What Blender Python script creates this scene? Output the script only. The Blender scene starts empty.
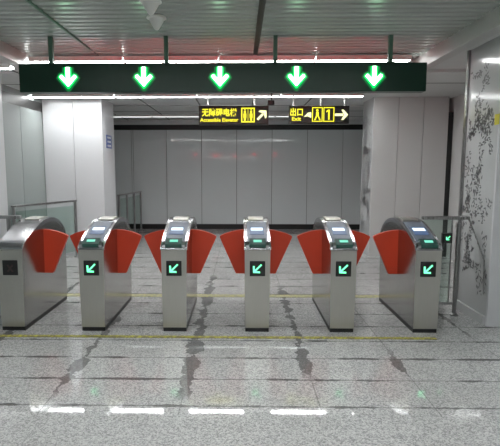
import bpy, bmesh, math, random
from mathutils import Vector, Matrix
random.seed(7)
S = bpy.context.scene
COL = S.collection
R = math.radians

# ------------------------------------------------------------------ materials
class G:
    def __init__(s, name):
        s.m = bpy.data.materials.new(name); s.m.use_nodes = True
        s.t = s.m.node_tree; s.b = s.t.nodes['Principled BSDF']
    def n(s, kind, **kw):
        x = s.t.nodes.new(kind)
        for k, v in kw.items():
            setattr(x, k, v)
        return x
    def setin(s, node, key, v):
        if isinstance(v, bpy.types.NodeSocket): s.t.links.new(v, node.inputs[key])
        else: node.inputs[key].default_value = v
    def math(s, op, a, b=0.0, clamp=False):
        x = s.n('ShaderNodeMath', operation=op); x.use_clamp = clamp
        s.setin(x, 0, a); s.setin(x, 1, b); return x.outputs[0]
    def step(s, v, lo, hi):
        x = s.n('ShaderNodeMapRange'); x.interpolation_type = 'SMOOTHSTEP'
        s.setin(x, 0, v); x.inputs[1].default_value = lo; x.inputs[2].default_value = hi
        return x.outputs[0]
    def mix(s, f, a, b):
        x = s.n('ShaderNodeMix', data_type='RGBA')
        s.setin(x, 0, f); s.setin(x, 6, a); s.setin(x, 7, b); return x.outputs[2]
    def coord(s, scale=(1,1,1)):
        tc = s.n('ShaderNodeTexCoord'); mp = s.n('ShaderNodeMapping')
        s.t.links.new(tc.outputs['Object'], mp.inputs[0]); mp.inputs['Scale'].default_value = scale
        return mp.outputs[0]
    def noise(s, vec, scale, detail=3, rough=.5):
        x = s.n('ShaderNodeTexNoise'); s.t.links.new(vec, x.inputs['Vector'])
        x.inputs['Scale'].default_value = scale; x.inputs['Detail'].default_value = detail
        x.inputs['Roughness'].default_value = rough
        return x.outputs['Fac']
    def bump(s, h, strength, dist=.01):
        x = s.n('ShaderNodeBump'); x.inputs['Strength'].default_value = strength
        x.inputs['Distance'].default_value = dist
        s.t.links.new(h, x.inputs['Height']); s.t.links.new(x.outputs[0], s.b.inputs['Normal'])

def c4(c): return (c[0], c[1], c[2], 1)
def plain(name, col, rough=.5, metal=0, spec=.5, coat=0, var=.06, scale=6):
    g = G(name); v = g.coord(); f = g.noise(v, scale)
    a = c4([x*(1-var) for x in col]); b = c4([min(1, x*(1+var)) for x in col])
    g.setin(g.b, 'Base Color', g.mix(f, a, b))
    g.b.inputs['Roughness'].default_value = rough; g.b.inputs['Metallic'].default_value = metal
    g.b.inputs['Specular IOR Level'].default_value = spec
    g.b.inputs['Coat Weight'].default_value = coat; g.b.inputs['Coat Roughness'].default_value = .06
    return g.m
def emit(name, col, strength, base=(.02,.02,.02)):
    g = G(name); g.b.inputs['Base Color'].default_value = c4(base)
    g.b.inputs['Emission Color'].default_value = c4(col)
    g.b.inputs['Emission Strength'].default_value = strength
    g.b.inputs['Roughness'].default_value = .4
    return g.m
def brushed(name, col, rough, stretch=(60,60,1.2)):
    g = G(name); v = g.coord(stretch); f = g.noise(v, 3, 4, .6)
    w = g.noise(g.coord(), 2.2, 3)
    k = g.math('ADD', g.math('MULTIPLY', f, .5), g.math('MULTIPLY', w, .5))
    g.setin(g.b, 'Base Color', g.mix(k, c4([x*.82 for x in col]), c4([min(1,x*1.15) for x in col])))
    g.b.inputs['Metallic'].default_value = 1
    g.setin(g.b, 'Roughness', g.math('ADD', g.math('MULTIPLY', f, .10), rough-.05))
    g.bump(f, .06, .002)
    return g.m

def floor_material():
    g = G('terrazzo'); tc = g.n('ShaderNodeTexCoord'); P = tc.outputs['Object']
    sx = g.n('ShaderNodeSeparateXYZ'); g.t.links.new(P, sx.inputs[0]); X, Y = sx.outputs[0], sx.outputs[1]
    def voro(scale):
        v = g.n('ShaderNodeTexVoronoi'); g.t.links.new(P, v.inputs['Vector']); v.inputs['Scale'].default_value = scale
        h = g.n('ShaderNodeSeparateColor'); g.t.links.new(v.outputs['Color'], h.inputs[0]); return h.outputs[0]
    s1, s2 = voro(95), voro(190)
    sp = g.math('ADD', g.math('MULTIPLY', s1, .55), g.math('MULTIPLY', s2, .45))
    base = g.mix(g.step(sp, .10, .85), (.27,.27,.275,1), (.64,.645,.64,1))
    big = g.noise(P, .9, 3)
    base = g.mix(g.math('MULTIPLY', g.step(big, .35, .75), .22), base, (.27,.26,.25,1))
    # warm and cool slabs
    n1 = g.noise(P, 9, 5, .65); n2 = g.noise(P, 3.1, 4, .6); n3 = g.noise(P, 30, 3)
    wob = g.math('MULTIPLY', g.math('SUBTRACT', n1, .5), .10)
    # cross joints every .435 m from y = 3.22 on
    fr = g.math('FRACT', g.math('DIVIDE', g.math('SUBTRACT', Y, 3.00), .435))
    d = g.math('MULTIPLY', g.math('ABSOLUTE', g.math('SUBTRACT', fr, .5)), .435)
    dd = g.math('ADD', d, g.math('MULTIPLY', g.math('SUBTRACT', n1, .5), .030))
    wide = g.math('ADD', .007, g.math('MULTIPLY', g.step(n2, .42, .68), .017))
    jm = g.math('LESS_THAN', dd, wide)
    thin = g.math('LESS_THAN', d, .004)
    far = g.math('GREATER_THAN', Y, 3.1)
    jm = g.math('MULTIPLY', g.math('MULTIPLY', jm, far), g.math('ADD', .45, g.math('MULTIPLY', g.step(n2, .38, .62), .4)))
    thin = g.math('MULTIPLY', g.math('MULTIPLY', thin, far), .55)
    # lengthwise joints with seepage stains
    st = None; lj = None
    for x0, amp, y0, y1 in ((-2.42,.05,3.2,9), (-1.42,.085,3.25,5.6), (-.43,.085,3.22,7.6), (.58,.085,3.6,6.9), (1.40,.07,3.55,4.5), (2.35,.03,4.6,8)):
        xd = g.math('ABSOLUTE', g.math('ADD', g.math('SUBTRACT', X, x0), g.math('MULTIPLY', wob, 1.3)))
        w = g.math('MULTIPLY', g.step(g.math('ADD', n2, g.math('MULTIPLY', g.math('SUBTRACT', n1, .5), .25)), .34, .66), amp)
        m = g.math('LESS_THAN', xd, w)
        rng = g.math('MULTIPLY', g.step(Y, y0, y0+.25), g.math('SUBTRACT', 1, g.step(Y, y1-.5, y1)))
        m = g.math('MULTIPLY', m, rng)
        st = m if st is None else g.math('MAXIMUM', st, m)
        l = g.math('LESS_THAN', g.math('ABSOLUTE', g.math('SUBTRACT', X, x0)), .004)
        lj = l if lj is None else g.math('MAXIMUM', lj, l)
    lj = g.math('MULTIPLY', g.math('MULTIPLY', lj, far), .5)
    k = g.math('MAXIMUM', g.math('MAXIMUM', g.math('MULTIPLY', st, .72), jm), g.math('MAXIMUM', thin, lj))
    # general dinginess behind the joint lines
    dirt = g.math('MULTIPLY', g.math('MULTIPLY', g.step(n2, .45, .7), g.step(Y, 4.2, 5.2)), .22)
    base = g.mix(dirt, base, (.15,.145,.14,1))
    rust = g.step(n3, .55, .75)
    stc = g.mix(g.math('MULTIPLY', rust, .5), (.085,.085,.085,1), (.14,.105,.085,1))
    base = g.mix(k, base, stc)
    g.setin(g.b, 'Base Color', base)
    g.setin(g.b, 'Roughness', g.math('ADD', .018, g.math('MULTIPLY', g.step(n2,.3,.8), .03)))
    g.b.inputs['Specular IOR Level'].default_value = .95
    return g.m

M = {}
M['floor'] = floor_material()
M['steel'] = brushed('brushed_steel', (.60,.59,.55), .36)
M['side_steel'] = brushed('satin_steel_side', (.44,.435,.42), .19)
M['polish'] = brushed('polished_steel', (.50,.50,.52), .20, (2,60,60))
M['rail'] = brushed('rail_steel', (.36,.36,.36), .28)
M['black'] = plain('black_plastic', (.012,.012,.013), .35)
M['panel'] = plain('blue_grey_bezel', (.13,.15,.19), .45, 0)
M['red'] = plain('red_flap', (.56,.045,.014), .42, var=.1)
M['pillar'] = plain('white_enamel', (.60,.61,.63), .16, spec=.5, var=.03, scale=1.2)
M['pillar2'] = plain('warm_grey_enamel', (.56,.565,.56), .12, var=.03, scale=1.2)
M['ptrim'] = plain('print_grey_enamel', (.50,.51,.515), .14, var=.04, scale=2)
M['leaf'] = plain('printed_leaf_grey', (.13,.13,.135), .3)
M['wallp'] = plain('grey_enamel', (.66,.695,.705), .06, spec=.32, var=.05, scale=1)
M['wallg'] = plain('green_grey_enamel', (.26,.29,.285), .25, var=.05, scale=1)
M['slat'] = plain('slat_paint', (.42,.45,.425), .27, .15, spec=.7, var=.04)
M['gap'] = plain('slat_gap_dark', (.12,.125,.12), .8)
M['ceil'] = plain('ceiling_panel', (.58,.59,.58), .5, var=.04)
M['ctrim'] = plain('ceiling_trim', (.50,.50,.49), .4)
M['signbox'] = plain('sign_dark_green', (.010,.034,.022), .3, spec=.25)
M['hang'] = plain('hanger_green_grey', (.07,.16,.11), .5)
M['signblk'] = plain('sign_black', (.015,.016,.015), .4)
M['base'] = plain('black_baseboard', (.01,.01,.01), .4)
M['tape'] = None
M['white'] = plain('white_plastic', (.78,.78,.76), .4)
M['blue'] = plain('blue_sign', (.05,.08,.25), .4)
M['ytag'] = plain('yellow_sticker', (.62,.55,.03), .5)
M['tube'] = emit('fluorescent_tube', (.97,.99,.98), 19)
M['tube_dim'] = emit('dim_tube', (.95,1,.98), 1.4)
M['green'] = emit('led_green_white', (.55,1,.66), 3.5)
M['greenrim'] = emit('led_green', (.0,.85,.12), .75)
M['greenglow'] = emit('led_bloom', (0,.6,.12), .13)  # faint emission that stands in for bloom round the lane arrows
M['garrow'] = emit('led_mint', (.14,1,.40), 1.0)
M['cyan'] = emit('reader_glow', (.22,.9,.66), .42)
M['teal'] = emit('reader_teal', (.01,.12,.09), .12)
M['lcd'] = emit('lcd_white', (.66,.85,1), .8)
M['lcdb'] = emit('lcd_blue', (.12,.22,.45), .22)
M['redled'] = emit('led_red', (1,.03,.05), 18)
M['yellow'] = emit('sign_yellow', (.9,.84,.02), .65)
M['pale'] = emit('sign_pale', (.9,.92,.45), .7)
M['dim'] = plain('unlit_led', (.05,.03,.03), .4)

def glassmat():
    g = G('clear_glass'); g.b.inputs['Base Color'].default_value = (.80,.90,.87,1)
    g.b.inputs['Roughness'].default_value = .02
    tr = g.n('ShaderNodeBsdfTransparent'); tr.inputs[0].default_value = (.86,.93,.90,1)
    gl = g.n('ShaderNodeBsdfGlossy'); gl.inputs['Roughness'].default_value = .03
    lw = g.n('ShaderNodeLayerWeight'); lw.inputs[0].default_value = .5
    fr = g.math('ADD', .05, g.math('MULTIPLY', g.math('POWER', lw.outputs['Facing'], 4), .6))
    mx = g.n('ShaderNodeMixShader'); out = g.t.nodes['Material Output']
    g.t.links.new(fr, mx.inputs[0]); g.t.links.new(tr.outputs[0], mx.inputs[1])
    g.t.links.new(gl.outputs[0], mx.inputs[2]); g.t.links.new(mx.outputs[0], out.inputs[0])
    return g.m
M['glass'] = glassmat()
def tapemat(name, a, b):
    g = G(name); v = g.coord(); f = g.noise(v, 26, 4, .7)
    g.setin(g.b, 'Base Color', g.mix(g.step(f, .42, .62), c4(a), c4(b)))
    g.b.inputs['Roughness'].default_value = .45; return g.m
M['tape'] = tapemat('worn_yellow_tape', (.20,.18,.05), (.50,.47,.035))
M['tape2'] = tapemat('pale_yellow_tape', (.30,.29,.20), (.50,.48,.20))

# ------------------------------------------------------------------ mesh helpers
def new(): return bmesh.new()
def box(bm, x0, x1, y0, y1, z0, z1, mi=0, bev=0):
    vs = [bm.verts.new((x, y, z)) for x in (x0, x1) for y in (y0, y1) for z in (z0, z1)]
    fs = [(0,1,3,2), (4,6,7,5), (0,4,5,1), (2,3,7,6), (0,2,6,4), (1,5,7,3)]
    out = [bm.faces.new([vs[i] for i in f]) for f in fs]
    for f in out: f.material_index = mi
    if bev:
        es = list({e for f in out for e in f.edges})
        r = bmesh.ops.bevel(bm, geom=es, offset=bev, segments=2, affect='EDGES', profile=.5)
        for f in r['faces']: f.material_index = mi
def prism(bm, pts, axis, a, b, mi=0):
    """closed 2-D outline extruded along an axis: axis 'x' takes (y,z), 'y' takes (x,z), 'z' takes (x,y)"""
    def co(p, t):
        return {'x': (t, p[0], p[1]), 'y': (p[0], t, p[1]), 'z': (p[0], p[1], t)}[axis]
    A = [bm.verts.new(co(p, a)) for p in pts]; B = [bm.verts.new(co(p, b)) for p in pts]
    n = len(pts); fs = [bm.faces.new(A), bm.faces.new(B[::-1])]
    for i in range(n):
        fs.append(bm.faces.new([A[i], B[i], B[(i+1) % n], A[(i+1) % n]]))
    for f in fs: f.material_index = mi
def tube(bm, p, q, r, seg=12, mi=0):
    p, q = Vector(p), Vector(q); d = q-p
    m = Matrix.Translation((p+q)/2) @ d.to_track_quat('Z', 'Y').to_matrix().to_4x4()
    res = bmesh.ops.create_cone(bm, cap_ends=True, segments=seg, radius1=r, radius2=r, depth=d.length, matrix=m)
    for v in res['verts']:
        for f in v.link_faces: f.material_index = mi
def lathe(bm, c, prof, seg=24):
    rings = []
    for r, z in prof:
        rings.append([bm.verts.new((c[0]+r*math.cos(2*math.pi*i/seg), c[1]+r*math.sin(2*math.pi*i/seg), c[2]+z)) for i in range(seg)])
    for a, b in zip(rings, rings[1:]):
        for i in range(seg): bm.faces.new([a[i], a[(i+1)%seg], b[(i+1)%seg], b[i]])
    bm.faces.new(rings[0]); bm.faces.new(rings[-1][::-1])
def obj(name, bm, mats, parent=None, smooth=False, loc=None):
    bmesh.ops.recalc_face_normals(bm, faces=bm.faces[:])
    me = bpy.data.meshes.new(name); bm.to_mesh(me); bm.free()
    for m in (mats if isinstance(mats, (list, tuple)) else [mats]): me.materials.append(m)
    if smooth:
        for p in me.polygons: p.use_smooth = True
        me.set_sharp_from_angle(angle=R(35))
    o = bpy.data.objects.new(name, me); COL.objects.link(o)
    if parent: o.parent = parent
    if loc: o.location = loc
    return o
def tag(o, label=None, cat=None, group=None, kind=None):
    if label: o['label'] = label
    if cat: o['category'] = cat
    if group: o['group'] = group
    if kind: o['kind'] = kind
    return o
def thing(name, loc, label, cat, group=None, rz=0):
    o = bpy.data.objects.new(name, None); COL.objects.link(o); o.location = loc; o.rotation_euler = (0,0,rz)
    o.empty_display_size = .1
    return tag(o, label, cat, group)
def struct(name, bm, mats, label=None):
    return tag(obj(name, bm, mats), label, kind='structure')
def copy_tree(o, parent=None):
    c = o.copy(); COL.objects.link(c)
    if parent: c.parent = parent
    for ch in list(o.children): copy_tree(ch, c)
    return c
def text_mesh(s, size, depth=.002, bold=0.0):
    cu = bpy.data.curves.new('t', 'FONT'); cu.body = s; cu.size = size; cu.extrude = depth; cu.offset = bold
    cu.align_x = 'CENTER'; cu.align_y = 'CENTER'; cu.resolution_u = 3
    o = bpy.data.objects.new('t', cu); COL.objects.link(o)
    bpy.context.view_layer.update()
    dg = bpy.context.evaluated_depsgraph_get()
    me = bpy.data.meshes.new_from_object(o.evaluated_get(dg))
    bpy.data.objects.remove(o)
    return me
def add_text(bm, s, x, y, z, size, wid=None, bold=0.0, mi=0):
    """text standing upright facing -Y, centred at x, z"""
    me = text_mesh(s, size, .002, bold)
    xs = [v.co.x for v in me.vertices]; zs = [v.co.y for v in me.vertices]
    if not xs: return
    cx = (min(xs)+max(xs))/2; cy = (min(zs)+max(zs))/2; k = 1 if wid is None else wid/(max(xs)-min(xs))
    t = bmesh.new(); t.from_mesh(me)
    for v in t.verts:
        a, b, c = v.co; v.co = (x+(a-cx)*k, y-c, z+(b-cy))
    t2 = bpy.data.meshes.new('tmp'); t.to_mesh(t2); t.free()
    n0 = len(bm.faces); bm.from_mesh(t2); bm.faces.ensure_lookup_table()
    for f in bm.faces[n0:]: f.material_index = mi

# ------------------------------------------------------------------ room shell
YW = 13.2          # far wall
YP = 9.05          # the pair of pillars beyond the gates
ZC, ZS = 3.03, 3.20
XL, XR = -3.77, 4.0
YB = -6.0
bm = new(); box(bm, XL-.2, XR+.2, YB-.2, YW+.2, -.1, 0); struct('floor', bm, M['floor'])
# flat ceiling beyond the slats and along both sides
bm = new()
box(bm, XL-.2, XR+.2, 6.75, YW+.2, ZC, ZC+.3)
box(bm, XL-.2, -2.94, YB-.2, 6.75, ZC+.04, ZC+.34)
box(bm, 2.52, XR+.2, YB-.2, 6.75, ZC+.04, ZC+.34)
for x in (-3.1, -1.95, -.85, .25, 1.35):      # joint battens
    box(bm, x-.012, x+.012, 6.47, YW-.02, ZC-.006, ZC, 1)
for y in (7.6, 10.2, 11.2, 12.4):
    box(bm, XL, XR, y-.008, y+.008, ZC-.005, ZC, 1)
struct('ceiling', bm, [M['ceil'], M['gap']])
# slatted ceiling over the gates
bm = new()
box(bm, -2.94, 2.52, YB-.2, 6.75, ZS+.07, ZS+.3, 1)
y = YB
while y < 6.64:
    for x0, x1 in ((-2.80, -1.892), (-1.872, .165), (.225, 2.38)):
        prism(bm, [(y, ZS), (y+.016, ZS-.012), (y+.085, ZS-.012), (y+.101, ZS), (y+.101, ZS+.02), (y, ZS+.02)], 'x', x0, x1)
    y += .125
struct('ceiling_slats', bm, [M['slat'], M['gap']])
bm = new()
for xa, xb in ((-2.94, -2.80), (2.38, 2.52)):
    box(bm, xa, xb, YB-.2, 6.75, ZC-.01, ZS+.07)
box(bm, -1.892, -1.872, YB-.2, 6.05, ZS-.028, ZS+.03, 1)
box(bm, .165, .225, YB-.2, 5.95, ZS-.02, ZS+.03, 2)
struct('trim_1', bm, [M['ctrim'], M['hang'], M['base']])
# far wall of grey panels with dark band above and black base
def panel_wall(bm, x0, x1, y, z0, z1, seams, t=.03, mi=0, gmi=1):
    box(bm, x0, x1, y+t, y+.2, z0, z1, gmi)
    ed = [x0]+[s for s in seams if x0 < s < x1]+[x1]
    for a, b in zip(ed, ed[1:]): box(bm, a+.006, b-.006, y, y+t, z0, z1, mi)
bm = new()
panel_wall(bm, XL-.2, XR+.2, YW, .14, 2.76, [-3.04, -2.99, -2.06, -1.08, -.10, .88, 1.86, 2.84])
for v in bm.verts:                 # the panels lean back very slightly
    if v.co.y < YW+.1: v.co.y += (v.co.z-1.4)*.024
box(bm, XL-.2, XR+.2, YW, YW+.2, 2.76, 2.90, 2); box(bm, XL-.2, XR+.2, YW, YW+.2, 2.90, ZC, 0)
struct('wall_back', bm, [M['wallp'], M['gap'], M['base']])
bm = new(); box(bm, XL, XR, YW-.045, YW+.2, 0, .14); struct('baseboard_back', bm, M['base'])
# side walls
bm = new()
def ywall(bm, xa, xb, y0, y1, z0, z1, n, face, mi=0):
    box(bm, xa, xb, y0, y1, z0, z1, 1)
    st = (y1-y0)/n
    for i in range(n):
        a, b = (xb, xb+.02) if face > 0 else (xa-.02, xa)
        box(bm, a, b, y0+i*st+.005, y0+(i+1)*st-.005, z0, z1, mi)
ywall(bm, XL-.2, XL-.02, YB, YW, 0, 2.76, 19, 1)
box(bm, XL-.2, XL, YB, YW, 2.76, 2.93, 2)
box(bm, XL-.2, XL, YB, YW, 2.93, ZC, 0)
struct('wall_left', bm, [M['wallg'], M['gap'], M['base']])
bm = new()
ywall(bm, XR+.02, XR+.2, YB, YW, 0, 2.76, 19, -1)
box(bm, XR, XR+.2, YB, YW, 2.76, ZC, 0)
struct('wall_right', bm, [M['pillar2'], M['gap']])
bm = new(); panel_wall(bm, XL, XR, 0, .0, ZS+.3, [-2.9,-1.9,-.9,.1,1.1,2.1,3.1])
for v in bm.verts: v.co.y = YB - v.co.y
struct('wall_front', bm, [M['pillar2'], M['gap']])

# pillars
def leaves(bm, x, y0, y1, z0, z1, n, mi, side, seed):
    """printed leaf sprays on a side face (plane x = const)"""
    rnd = random.Random(seed)
    w = y1-y0
    for k in range(n):
        cy, cz = y0+w*rnd.uniform(.12,.88), rnd.uniform(z0, z1)
        ang = rnd.uniform(-2.4, -.4); L = rnd.randint(7, 15)
        for j in range(L):
            cy += .018*math.cos(ang); cz += .026*math.sin(ang); ang += rnd.uniform(-.35,.35)
            for q in range(2):
                a = ang+rnd.uniform(-1.3,1.3); ox, oz = rnd.uniform(-.055,.055), rnd.uniform(-.035,.035)
                l, h = rnd.uniform(.018,.036), rnd.uniform(.007,.013)
                py, pz = cy+ox, cz+oz
                if not (y0+.035 < py < y1-.035 and z0-.3 < pz < z1+.05): continue
                d = Vector((math.cos(a), math.sin(a))); e = Vector((-d.y, d.x))
                pts = [(py-d.x*l, pz-d.y*l), (py+e.x*h, pz+e.y*h), (py+d.x*l, pz+d.y*l), (py-e.x*h, pz-e.y*h)]
                vs = [bm.verts.new((x-side*.0015, p[0], p[1])) for p in pts]
                f = bm.faces.new(vs if side > 0 else vs[::-1]); f.material_index = mi
def pillar(name, x0, x1, y0, y1, z1, seams, mats, pattern=None):
    bm = new()
    box(bm, x0+.03, x1-.03, y0+.03, y1-.03, 0, z1, 1)
    ed = [x0]+seams+[x1]
    for a, b in zip(ed, ed[1:]):
        box(bm, a+(.0 if a == x0 else .004), b-(.0 if b == x1 else .004), y0, y0+.03, .0, z1, 0)
    box(bm, x0, x0+.03, y0+.03, y1, .0, z1, 3 if pattern and pattern[0] < 0 else 0)
    box(bm, x1-.03, x1, y0+.03, y1, .0, z1, 0)
    box(bm, x0+.03, x1-.03, y1-.03, y1, 0, z1, 0)
    if pattern:
        leaves(bm, x0, y0, y1, *pattern[1:3], pattern[3], 2, 1, pattern[4])
    return struct(name, bm, mats)
PM = [M['pillar'], M['gap'], M['leaf'], M['ptrim']]
PM2 = [M['pillar2'], M['gap'], M['leaf'], M['ptrim']]
pillar('wall_pillar_left', -3.76, -2.63, YP, YP+.85, ZC, [-3.18], PM)
pillar('wall_pillar_right', 2.50, 3.90, YP, YP+.75, ZC, [2.97, 3.44], PM2, (-1, .5, 2.95, 60, 3))
pillar('wall_pillar_near_left', XL, -2.80, 4.99, 5.60, ZC+.04, [-3.3], PM)
o = pillar('wall_pillar_near_right', 2.68, XR, 4.99, 5.72, ZC+.04, [3.4], PM, (-1, .55, 2.98, 36, 5))
bm = new(); box(bm, 2.655, 2.68, 5.04, 5.72, .0, .10); struct('baseboard_right', bm, M['ptrim'])
bm = new(); box(bm, 2.655, 2.68, 5.70, 5.745, 0, ZC+.04, 0); box(bm, 3.90, 3.99, YP, YP+.05, 0, 2.75, 1); struct('trim_2', bm, [M['rail'], M['base']])

# ------------------------------------------------------------------ floor tape
bm = new(); box(bm, -2.52, 1.98, 4.585, 4.640, 0, .004)
tag(obj('floor_tape', bm, M['tape']), 'worn bright yellow tape line on the floor in front of the gates', 'floor tape', 'yellow tape lines along the gates')
bm = new(); box(bm, -2.75, 2.2, 6.11, 6.235, 0, .004)
tag(obj('floor_tape', bm, M['tape2']), 'paler yellow tape line on the floor behind the gates', 'floor tape', 'yellow tape lines along the gates')

# ------------------------------------------------------------------ ticket gates
PROF = [(0,.885), (.012,.912), (.10,.956), (.2,1.000), (.3,1.040), (.4,1.076), (.5,1.105), (.6,1.123), (.7,1.131), (.8,1.127),
        (.9,1.110), (1.0,1.076), (1.08,1.035), (1.15,.985), (1.2,.93), (1.226,.88)]
def prof_z(y):
    for (a, za), (b, zb) in zip(PROF, PROF[1:]):
        if a <= y <= b: return za+(zb-za)*(y-a)/(b-a)
LEN = 1.226; HW = .135
def arrow_dl(bm, cx, z, s, y0, y1, mi=0):
    """down-left arrow in the xz plane"""
    def rot(p):
        a = R(-135); x, w = p
        return (cx+s*(x*math.cos(a)-w*math.sin(a)), z+s*(x*math.sin(a)+w*math.cos(a)))
    # arrow pointing along +x before turning: shaft and two barbs
    t = .082
    for pts in ([(-.62,-t), (.52,-t), (.52,t), (-.62,t)],
                [(.62,0), (.62-.14,.14), (.0,-.40), (.12,-.54)],
                [(.62,0), (.12,.54), (.0,.40), (.62-.14,-.14)]):
        prism(bm, [rot(p) for p in pts], 'y', y0, y1, mi)
def on_slope(bm, x0, x1, ya, yb, lift, th, mi=0, n=6):
    """a thin plate that follows the sloping top between ya and yb"""
    top = []; bot = []
    for i in range(n+1):
        y = ya+(yb-ya)*i/n; z = prof_z(y); dz = (prof_z(min(y+.01, LEN))-prof_z(max(y-.01, 0)))/.02
        nn = Vector((-dz, 1)).normalized()
        top.append((y+nn.x*(lift+th), z+nn.y*(lift+th))); bot.append((y+nn.x*lift, z+nn.y*lift))
    prism(bm, top+bot[::-1], 'x', x0, x1, mi)
def build_gate(x, label, screens=True, sides=(-1, 1)):
    t = thing('ticket_gate', (x, 4.77, 0), label, 'ticket gate', 'ticket gates in a row across the hall')
    # body: tapering slightly to the floor
    bm = new()
    zt = [(y, z-.03) for y, z in PROF]
    pts = [(0,.045)]+[(0,.868)]+zt[1:-1]+[(LEN,.83),(LEN,.045)]
    prism(bm, pts, 'x', -HW+.002, HW-.002)
    for v in bm.verts:
        k = 1-.085*(1-min(v.co.z,.85)/.85); v.co.x *= k
    bm.normal_update()
    es = [e for e in bm.edges if abs(e.verts[0].co.x-e.verts[1].co.x) < 1e-3 and abs(e.verts[0].co.y) < 1e-4 and abs(e.verts[1].co.y) < 1e-4]
    bmesh.ops.bevel(bm, geom=es, offset=.008, segments=3, affect='EDGES')
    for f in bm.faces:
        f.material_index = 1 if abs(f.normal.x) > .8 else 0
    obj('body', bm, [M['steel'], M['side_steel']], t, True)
    bm = new(); box(bm, -HW+.013, HW-.013, .012, LEN-.012, 0, .045); obj('plinth', bm, M['black'], t)
    # curved hood with skirts
    bm = new()
    out = [(y-(.004 if y < .01 else 0)+(.004 if y > 1.22 else 0), z) for y, z in PROF]
    low = [(y, z-.028-.024*min(1, y/.2)) for y, z in PROF]
    low[0] = (-.004, .872); low[-1] = (LEN+.004, .835)
    prism(bm, out+low[::-1], 'x', -HW-.004, HW+.004)
    es = [e for e in bm.edges if abs(abs(e.verts[0].co.x)-(HW+.004)) < 1e-4 and abs(e.verts[0].co.x-e.verts[1].co.x) < 1e-4
          and all(any(abs(v.co.y-a) < 1e-4 and abs(v.co.z-b) < 1e-4 for a, b in out) for v in e.verts)]
    bmesh.ops.bevel(bm, geom=es, offset=.005, segments=3, affect='EDGES')
    obj('hood', bm, M['polish'], t, True)
    # small raised cap on the crest
    bm = new(); on_slope(bm, -.085, .085, .56, .80, .001, .010)
    obj('service_lid', bm, M['steel'], t, True)
    # wings
    for s in sides:
        bm = new()
        p = [(.127,1.012), (.20,1.006), (.28,.990), (.35,.968), (.405,.942), (.414,.930), (.410,.918), (.232,.512), (.222,.503), (.127,.503)]
        prism(bm, [(s*a, b) for a, b in p], 'y', .545, .585)
        obj('flap', bm, M['red'], t)
    # front display
    bm = new(); box(bm, -.080, .080, -.006, .01, .598, .758, 0, .005)
    d = obj('display', bm, M['black'], t, True)
    bm = new()
    if screens: arrow_dl(bm, -.002, .678, .098, -.009, -.005); obj('arrow', bm, M['garrow'], d)
    else:
        for s in (-1, 1):
            prism(bm, [(-.035*s,.64), (-.02*s,.632), (.035*s,.705), (.02*s,.713)], 'y', -.0075, -.005)
        obj('unlit_cross', bm, M['dim'], d)
    if screens:
        bm = new(); on_slope(bm, -.106, .106, .07, .50, .001, .006)
        b = obj('control_panel', bm, M['panel'], t)
        bm = new(); on_slope(bm, -.076, .076, .20, .36, .007, .004); sc = obj('screen', bm, M['lcdb'], b)
        bm = new(); on_slope(bm, -.064, .064, .275, .330, .011, .002); obj('screen_text', bm, M['lcd'], b)
        bm = new()
        prism(bm, [(-.020,.905), (-.024,.935), (.06,.985), (.085,.96), (.03,.90)], 'x', -.085, .085)
        r = obj('card_reader', bm, M['teal'], t)
        bm = new()
        prism(bm, [(.005,.9535), (.003,.957), (.034,.974), (.036,.970)], 'x', -.042, .042)
        obj('reader_light', bm, M['cyan'], r)
        for s in (-1, 1):
            bm = new()
            prism(bm, [(-.012,.895), (-.016,.925), (.02,.955), (.05,.93)], 'x', s*.086, s*.118)
            obj('reader_bracket', bm, M['polish'], t)
    return t
GX = (-2.395, -1.545, -.685, .18, 1.065, 1.93)
LAB = ['leftmost ticket gate, steel with a plain hood and unlit black display',
       'steel ticket gate with green arrow, second from the left, first one with a lit screen',
       'steel ticket gate with green arrow and red flaps, third from the left',
       'steel ticket gate with green arrow seen straight on, fourth from the left',
       'steel ticket gate with green arrow, fifth from the left, second from the right',
       'rightmost ticket gate with green arrow, beside the short railing and patterned pillar']
build_gate(GX[0], LAB[0], False, (1,))
g0 = build_gate(GX[1], LAB[1])
for i in range(2, 6):
    c = copy_tree(g0); c.location.x = GX[i]; c['label'] = LAB[i]
for ch in list(c.children):        # the last gate has no passage on its right
    if ch.name.startswith('flap') and max(v.co.x for v in ch.data.vertices) > .126: bpy.data.objects.remove(ch)

# ------------------------------------------------------------------ overhead lane sign
YS = 5.44
ls = thing('lane_sign', (-.21, YS, 2.565), 'long dark green lane sign box hanging over the gates', 'sign')
bm = new(); box(bm, -2.30, 2.29, 0, .14, 0, .315, 0, .006); obj('housing', bm, M['signbox'], ls)
AX = [(66.5-240)/89, (143-240)/89, (219.5-240)/89, (296-240)/89, (373-240)/89]
def down_arrow(s, cx, cz):
    pts = [(-.11,.95), (.11,.95), (.11,.05), (.11,-.42), (.45,-.05), (.50,-.02), (.62,.12), (.62,-.28), (0,-.95), (-.62,-.28), (-.62,.12), (-.50,-.02), (-.45,-.05), (-.11,-.42)]
    return [(cx+s*a, cz+s*b) for a, b in pts]
def arrow_parts(bm, cx, cz, s, t, y0, y1):
    prism(bm, [(cx-t, cz+s*.95), (cx+t, cz+s*.95), (cx+t, cz-s*.55), (cx-t, cz-s*.55)], 'y', y0, y1)
    for k in (-1, 1):
        a, b = Vector((cx, cz-s*.78)), Vector((cx+k*s*.72, cz-s*.02)); d = (b-a).normalized(); n = Vector((-d.y, d.x))*t*1.05
        a2 = a-d*t*.9; b2 = b+d*t*.45
        prism(bm, [tuple(a2-n), tuple(b2-n*.8), tuple(b2+d*t*.3), tuple(b2+n*.8), tuple(a2+n)], 'y', y0, y1)
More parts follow.
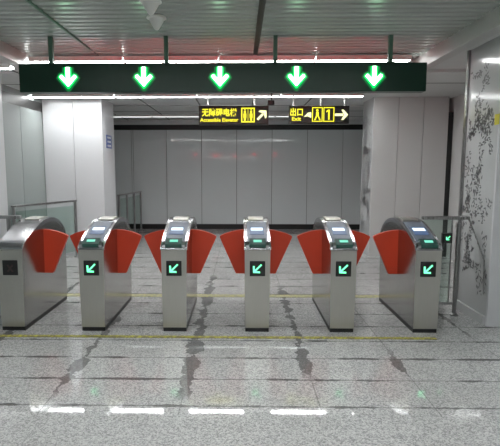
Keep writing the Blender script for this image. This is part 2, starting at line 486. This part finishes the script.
for i, ax in enumerate(AX):
    lx = ax+.21
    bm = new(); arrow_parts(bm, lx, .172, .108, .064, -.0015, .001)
    obj('lens', bm, M['greenglow'], ls)  # weakly glowing outline imitating bloom round the arrow, not a real lens
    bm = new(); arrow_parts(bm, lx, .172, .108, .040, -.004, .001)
    a = obj('green_arrow', bm, M['greenrim'], ls)  # dimmer green rim imitates the halo round the lit core
    bm = new(); arrow_parts(bm, lx, .173, .106, .021, -.008, -.003); obj('arrow_core', bm, M['green'], a)
    bm = new()
    for s in (-1, 1):
        prism(bm, [(lx-.075*s,.022), (lx-.035*s,.012), (lx+.075*s,.152), (lx+.035*s,.162)], 'y', .139, .146)
    obj('red_cross', bm, M['redled'], ls)
for hx in (48, 165, 275, 390):
    lx = (hx-240)/89+.21
    bm = new(); box(bm, lx-.022, lx+.022, .045, .095, .31, ZS-.012-2.565)
    box(bm, lx-.045, lx+.045, .03, .11, .31, .33)
    obj('hanger_post', bm, M['hang'], ls)

# ------------------------------------------------------------------ fluorescent rows
def light_unit(x0, x1, tm='tube'):
    t = thing('strip_light', (0,0,0), 'x', 'ceiling light')
    L = x1-x0
    bm = new(); box(bm, -L/2, L/2, -.055, .055, 0, .03)
    for a, b in ((-.062,-.052), (.052,.062)): box(bm, -L/2, L/2, a, b, -.030, .03)
    obj('light_housing', bm, M['white'], t)
    bm = new(); box(bm, -L/2+.012, L/2-.012, -.047, .047, -.032, .0, 0, .006); obj('diffuser', bm, M[tm], t)
    return t
unit = None
rows = [(6.36, ZS-.075, -2.78, 2.22, 4, 'strip light just behind the top of the lane sign'),
        (8.62, ZC-.025, -3.74, 2.2, 4, 'strip light above the yellow signs'),
        (11.9, ZC-.025, -3.74, 2.40, 4, 'strip light near the far grey wall'),
        (3.0, ZS-.04, -2.6, 2.2, 4, 'unseen strip light of the row added above the entrance side'),  # this row and the next two are unseen, added for even light
        (.0, ZS-.04, -2.6, 2.2, 4, 'unseen strip light in the row added behind the camera'),
        (-3.0, ZS-.04, -2.6, 2.2, 4, 'unseen strip light of the row added behind the camera')]
for ry, rz, x0, x1, n, lab in rows:
    L = (x1-x0)/n; unit = None; sc = .55 if ry > 11 else 1
    for i in range(n):
        u = light_unit(0, L-.02, 'tube_dim' if ry > 11 else 'tube') if unit is None else copy_tree(unit)
        unit = unit or u
        u.location = (x0+L*(i+.5), ry, rz); u.scale.y = sc
        u['label'] = lab + ', ' + ('leftmost tube', 'second tube from the left', 'third tube from the left', 'rightmost tube')[i]
        u['group'] = 'strip lights in rows on the ceiling'
u = light_unit(0, .74)
u.location = (-3.39, 6.36, ZC+.04-.025); u['label'] = 'short strip light on the flat ceiling left of the slats'; u['group'] = 'strip lights in rows on the ceiling'

# ------------------------------------------------------------------ hanging yellow direction signs
YY = 8.50
def frame(bm, x0, x1, z0, z1, w, y0, y1, mi=0):
    box(bm, x0, x1, y0, y1, z0, z0+w, mi); box(bm, x0, x1, y0, y1, z1-w, z1, mi)
    box(bm, x0, x0+w, y0, y1, z0+w, z1-w, mi); box(bm, x1-w, x1, y0, y1, z0+w, z1-w, mi)
def xat(px): return (px-239.5)/54.2
e = thing('direction_sign', (xat(233), YY, 2.475), 'hanging black sign with yellow Accessible Elevator lettering and diagonal arrow', 'sign')
hw = .62
bm = new(); box(bm, -hw, hw, 0, .09, 0, .335, 0, .005); obj('housing', bm, M['signblk'], e)
bm = new(); add_text(bm, '无障碍电梯', -.255, -.002, .215, .145, .62, .003); obj('chinese_lettering', bm, M['yellow'], e)
bm = new(); add_text(bm, 'Accessible Elevator', -.255, -.002, .085, .090, .68, .002); obj('english_lettering', bm, M['yellow'], e)
bm = new(); frame(bm, .135, .375, .04, .295, .02, -.004, 0)
for sx in (-1, 1):      # elevator pictogram: two figures and door line
    lathe_x = .255+sx*.055
    prism(bm, [(lathe_x+.02*math.cos(a*math.pi/5), .222+.02*math.sin(a*math.pi/5)) for a in range(10)], 'y', -.004, 0)
    box(bm, lathe_x-.026, lathe_x+.026, -.004, 0, .115, .195)
    box(bm, lathe_x-.018, lathe_x+.018, -.004, 0, .07, .115)
box(bm, .251, .259, -.004, 0, .05, .285)
for sx in (-1, 1): prism(bm, [(.255+sx*.055-.02, .250), (.255+sx*.055+.02, .250), (.255+sx*.055, .275)], 'y', -.004, 0)
obj('elevator_pictogram', bm, M['yellow'], e)
bm = new()
def rotp(pts, ang, cx, cz): return [(cx+a*math.cos(ang)-b*math.sin(ang), cz+a*math.sin(ang)+b*math.cos(ang)) for a, b in pts]
def big_arrow(bm, cx, cz, ang, s=1):
    prism(bm, rotp([(-.11*s,-.02*s), (.03*s,-.02*s), (.03*s,.02*s), (-.11*s,.02*s)], ang, cx, cz), 'y', -.004, 0)
    prism(bm, rotp([(.0,-.085*s), (.035*s,-.085*s), (.115*s,0), (.035*s,.085*s), (.0,.085*s), (.045*s,0)], ang, cx, cz), 'y', -.004, 0)
big_arrow(bm, .50, .165, R(45), 1.0); obj('diagonal_arrow', bm, M['pale'], e)
for px in (-.46, .37):
    bm = new(); tube(bm, (px, .045, .33), (px, .045, ZC-2.475), .012); obj('hanger_rod', bm, M['white'], e)

x = thing('direction_sign', (xat(315), YY, 2.490), 'hanging black exit sign with yellow number 1 and right-pointing arrow', 'sign')
hw = .53
bm = new(); box(bm, -hw, hw, 0, .09, 0, .315, 0, .005); obj('housing', bm, M['signblk'], x)
bm = new(); add_text(bm, '出口', -.40, -.002, .205, .145, .22, .003); obj('chinese_lettering', bm, M['yellow'], x)
bm = new(); add_text(bm, 'Exit', -.40, -.002, .085, .09, .16, .002); obj('english_lettering', bm, M['yellow'], x)
bm = new(); box(bm, .158, .184, -.004, 0, .07, .245); prism(bm, [(.125,.195), (.158,.215), (.158,.245), (.125,.222)], 'y', -.004, 0); frame(bm, .075, .265, .035, .285, .014, -.004, 0); obj('exit_number', bm, M['yellow'], x)
bm = new(); frame(bm, -.125, .06, .035, .285, .014, -.004, 0)
prism(bm, [(-.035+.022*math.cos(a*math.pi/5), .232+.022*math.sin(a*math.pi/5)) for a in range(10)], 'y', -.004, 0)
box(bm, -.055, -.01, -.004, 0, .14, .205); prism(bm, [(-.055,.14), (-.03,.14), (-.065,.06), (-.09,.06)], 'y', -.004, 0)
prism(bm, [(-.03,.14), (-.01,.14), (.03,.06), (.005,.06)], 'y', -.004, 0)
obj('walking_pictogram', bm, M['yellow'], x)
bm = new(); prism(bm, [(-.27,.12), (-.2,.19), (-.14,.2), (-.14,.10), (-.2,.13)], 'y', -.004, 0); obj('white_glare', bm, M['pale'], x)  # pale reflection on the sign face, drawn as a glowing shape
bm = new(); big_arrow(bm, .39, .155, 0, 1.05); obj('right_arrow', bm, M['pale'], x)
for px in (-.45, .03, .45):
    bm = new(); tube(bm, (px, .045, .31), (px, .045, ZC-2.490), .012); obj('hanger_rod', bm, M['white'], x)

# small camera between the two signs
cc = thing('security_camera', (xat(269), YY-.10, ZC), 'small black security camera hanging between the two yellow signs', 'camera')
bm = new(); tube(bm, (0,0,0), (0,0,-.16), .012); obj('mount', bm, M['black'], cc)
bm = new(); box(bm, -.075, .045, -.09, .06, -.235, -.155, 0, .012); obj('camera_housing', bm, M['black'], cc)
bm = new(); tube(bm, (-.015,-.105,-.195), (-.015,-.085,-.195), .026); obj('lens', bm, M['dim'], cc)

# white cone fittings on the slats
for k, (fx, fy) in enumerate(((-.80, 4.37), (-.83, 4.83))):
    bm = new(); lathe(bm, (0,0,0), [(.095,0), (.098,-.012), (.075,-.022), (.062,-.05), (.042,-.085), (.022,-.115), (.010,-.122)])
    o = tag(obj('ceiling_detector', bm, M['white'], None, True, (fx, fy, ZS-.012)),
        ('white cone-shaped fitting on the slatted ceiling, nearest the top edge of the photo', 'white cone-shaped fitting on the slatted ceiling, just above the lane sign')[k], 'ceiling fitting', 'white cones on the slats')

# ------------------------------------------------------------------ railings
rr = thing('railing', (2.5, 5.38, 0), 'short steel railing between the rightmost gate and the patterned pillar', 'railing')
bm = new(); box(bm, -.42, .115, -.025, .025, 1.125, 1.165, 0, .008); obj('handrail', bm, M['rail'], rr)
bm = new(); tube(bm, (.0,0,.01), (.0,0,1.08), .024, 16); tube(bm, (.0,0,1.08), (.0,0,1.13), .008); lathe(bm, (0,0,0), [(.05,0), (.05,.012), (.028,.03)]); obj('post', bm, M['rail'], rr, True)
bm = new(); tube(bm, (-.075,0,.16), (-.075,0,1.13), .008); obj('clamp_rod', bm, M['rail'], rr)
bm = new(); box(bm, -.40, -.02, -.012, .012, .13, .16); obj('bottom_rail', bm, M['rail'], rr)
bm = new(); box(bm, -.40, -.085, -.005, .005, .16, 1.125); obj('glass_panel', bm, M['glass'], rr)
bm = new(); tube(bm, (.11,0,1.145), (.135,-.34,.72), .008); tube(bm, (.135,-.34,.72), (.14,-.36,.35), .008); obj('brace', bm, M['rail'], rr)
rl = thing('railing', (-2.66, 5.38, 0), 'short dark steel railing between the leftmost gate and the left edge of the photo', 'railing')
bm = new(); box(bm, -.195, .12, -.025, .025, 1.125, 1.165, 0, .008); obj('handrail', bm, M['rail'], rl)
bm = new(); tube(bm, (-.03,0,.01), (-.03,0,1.13), .024, 16); lathe(bm, (-.03,0,0), [(.05,0), (.05,.012), (.028,.03)]); obj('post', bm, M['rail'], rl, True)
# small arrow display on the right railing
dd = thing('arrow_display', (2.36, 5.37, .86), 'small black display with green arrow on the railing behind the rightmost gate', 'display')
bm = new(); box(bm, -.06, .05, -.05, -.006, 0, .115, 0, .004); obj('display_housing', bm, M['black'], dd)
bm = new(); arrow_dl(bm, 0, .06, .05, -.054, -.049); obj('arrow', bm, M['garrow'], dd)

def glass_rail(p, q, nposts, label, group=None):
    p, q = Vector((*p, 0)), Vector((*q, 0)); d = q-p
    t = thing('railing', p, label, 'railing', group, math.atan2(d.y, d.x)); L = d.length
    bm = new(); box(bm, -.03, L+.03, -.03, .03, 1.07, 1.105, 0, .008); obj('handrail', bm, M['rail'], t)
    xs = [L*i/(nposts-1) for i in range(nposts)]
    for a in xs:
        bm = new(); tube(bm, (a,0,0), (a,0,1.075), .026, 14); lathe(bm, (a,0,0), [(.055,0), (.055,.012), (.03,.03)]); obj('post', bm, M['rail'], t, True)
    for a, b in zip(xs, xs[1:]):
        bm = new(); box(bm, a+.05, b-.05, -.005, .005, .12, 1.0); obj('glass_panel', bm, M['glass'], t)
    return t
glass_rail((-3.71, 7.60), (-3.16, 8.92), 2, 'steel and glass railing in front of the white pillar on the left')
glass_rail((-2.79, 10.75), (-2.66, 12.5), 4, 'far steel and glass railing behind the white pillar, against the grey wall')

# ------------------------------------------------------------------ signs on pillars
bm = new(); box(bm, -2.63, -2.62, 9.30, 9.66, 2.10, 2.36, 0)
ps = tag(obj('wall_plate', bm, M['blue']), 'small blue plate with white writing on the side of the white pillar', 'sign')
bm = new()
for zz in (2.15, 2.23, 2.31):
    for k in range(4):
        box(bm, -2.620, -2.618, 9.36+k*.062, 9.40+k*.062, zz-.018, zz+.018)
obj('white_writing', bm, M['white'], ps)
bm = new(); box(bm, 2.677, 2.68, 5.0, 5.09, 2.16, 2.27)
tag(obj('yellow_sticker', bm, M['ytag']), 'small yellow sticker on the edge of the patterned pillar', 'sticker')

# ------------------------------------------------------------------ camera, world, view
cam = bpy.data.cameras.new('camera'); co = bpy.data.objects.new('camera', cam); COL.objects.link(co)
co.location = (0, 0, 1.71); co.rotation_euler = (R(90-6.67), 0, R(1.0))
cam.sensor_width = 36; cam.lens = 470/500*36; cam.shift_x = .036
S.camera = co
w = bpy.data.worlds.new('world'); w.use_nodes = True; S.world = w
w.node_tree.nodes['Background'].inputs[0].default_value = (.5,.52,.55,1)
w.node_tree.nodes['Background'].inputs[1].default_value = .05
S.view_settings.view_transform = 'Standard'; S.view_settings.look = 'None'
S.view_settings.gamma = 1; S.view_settings.exposure = 1.3
S.view_settings.use_curve_mapping = False
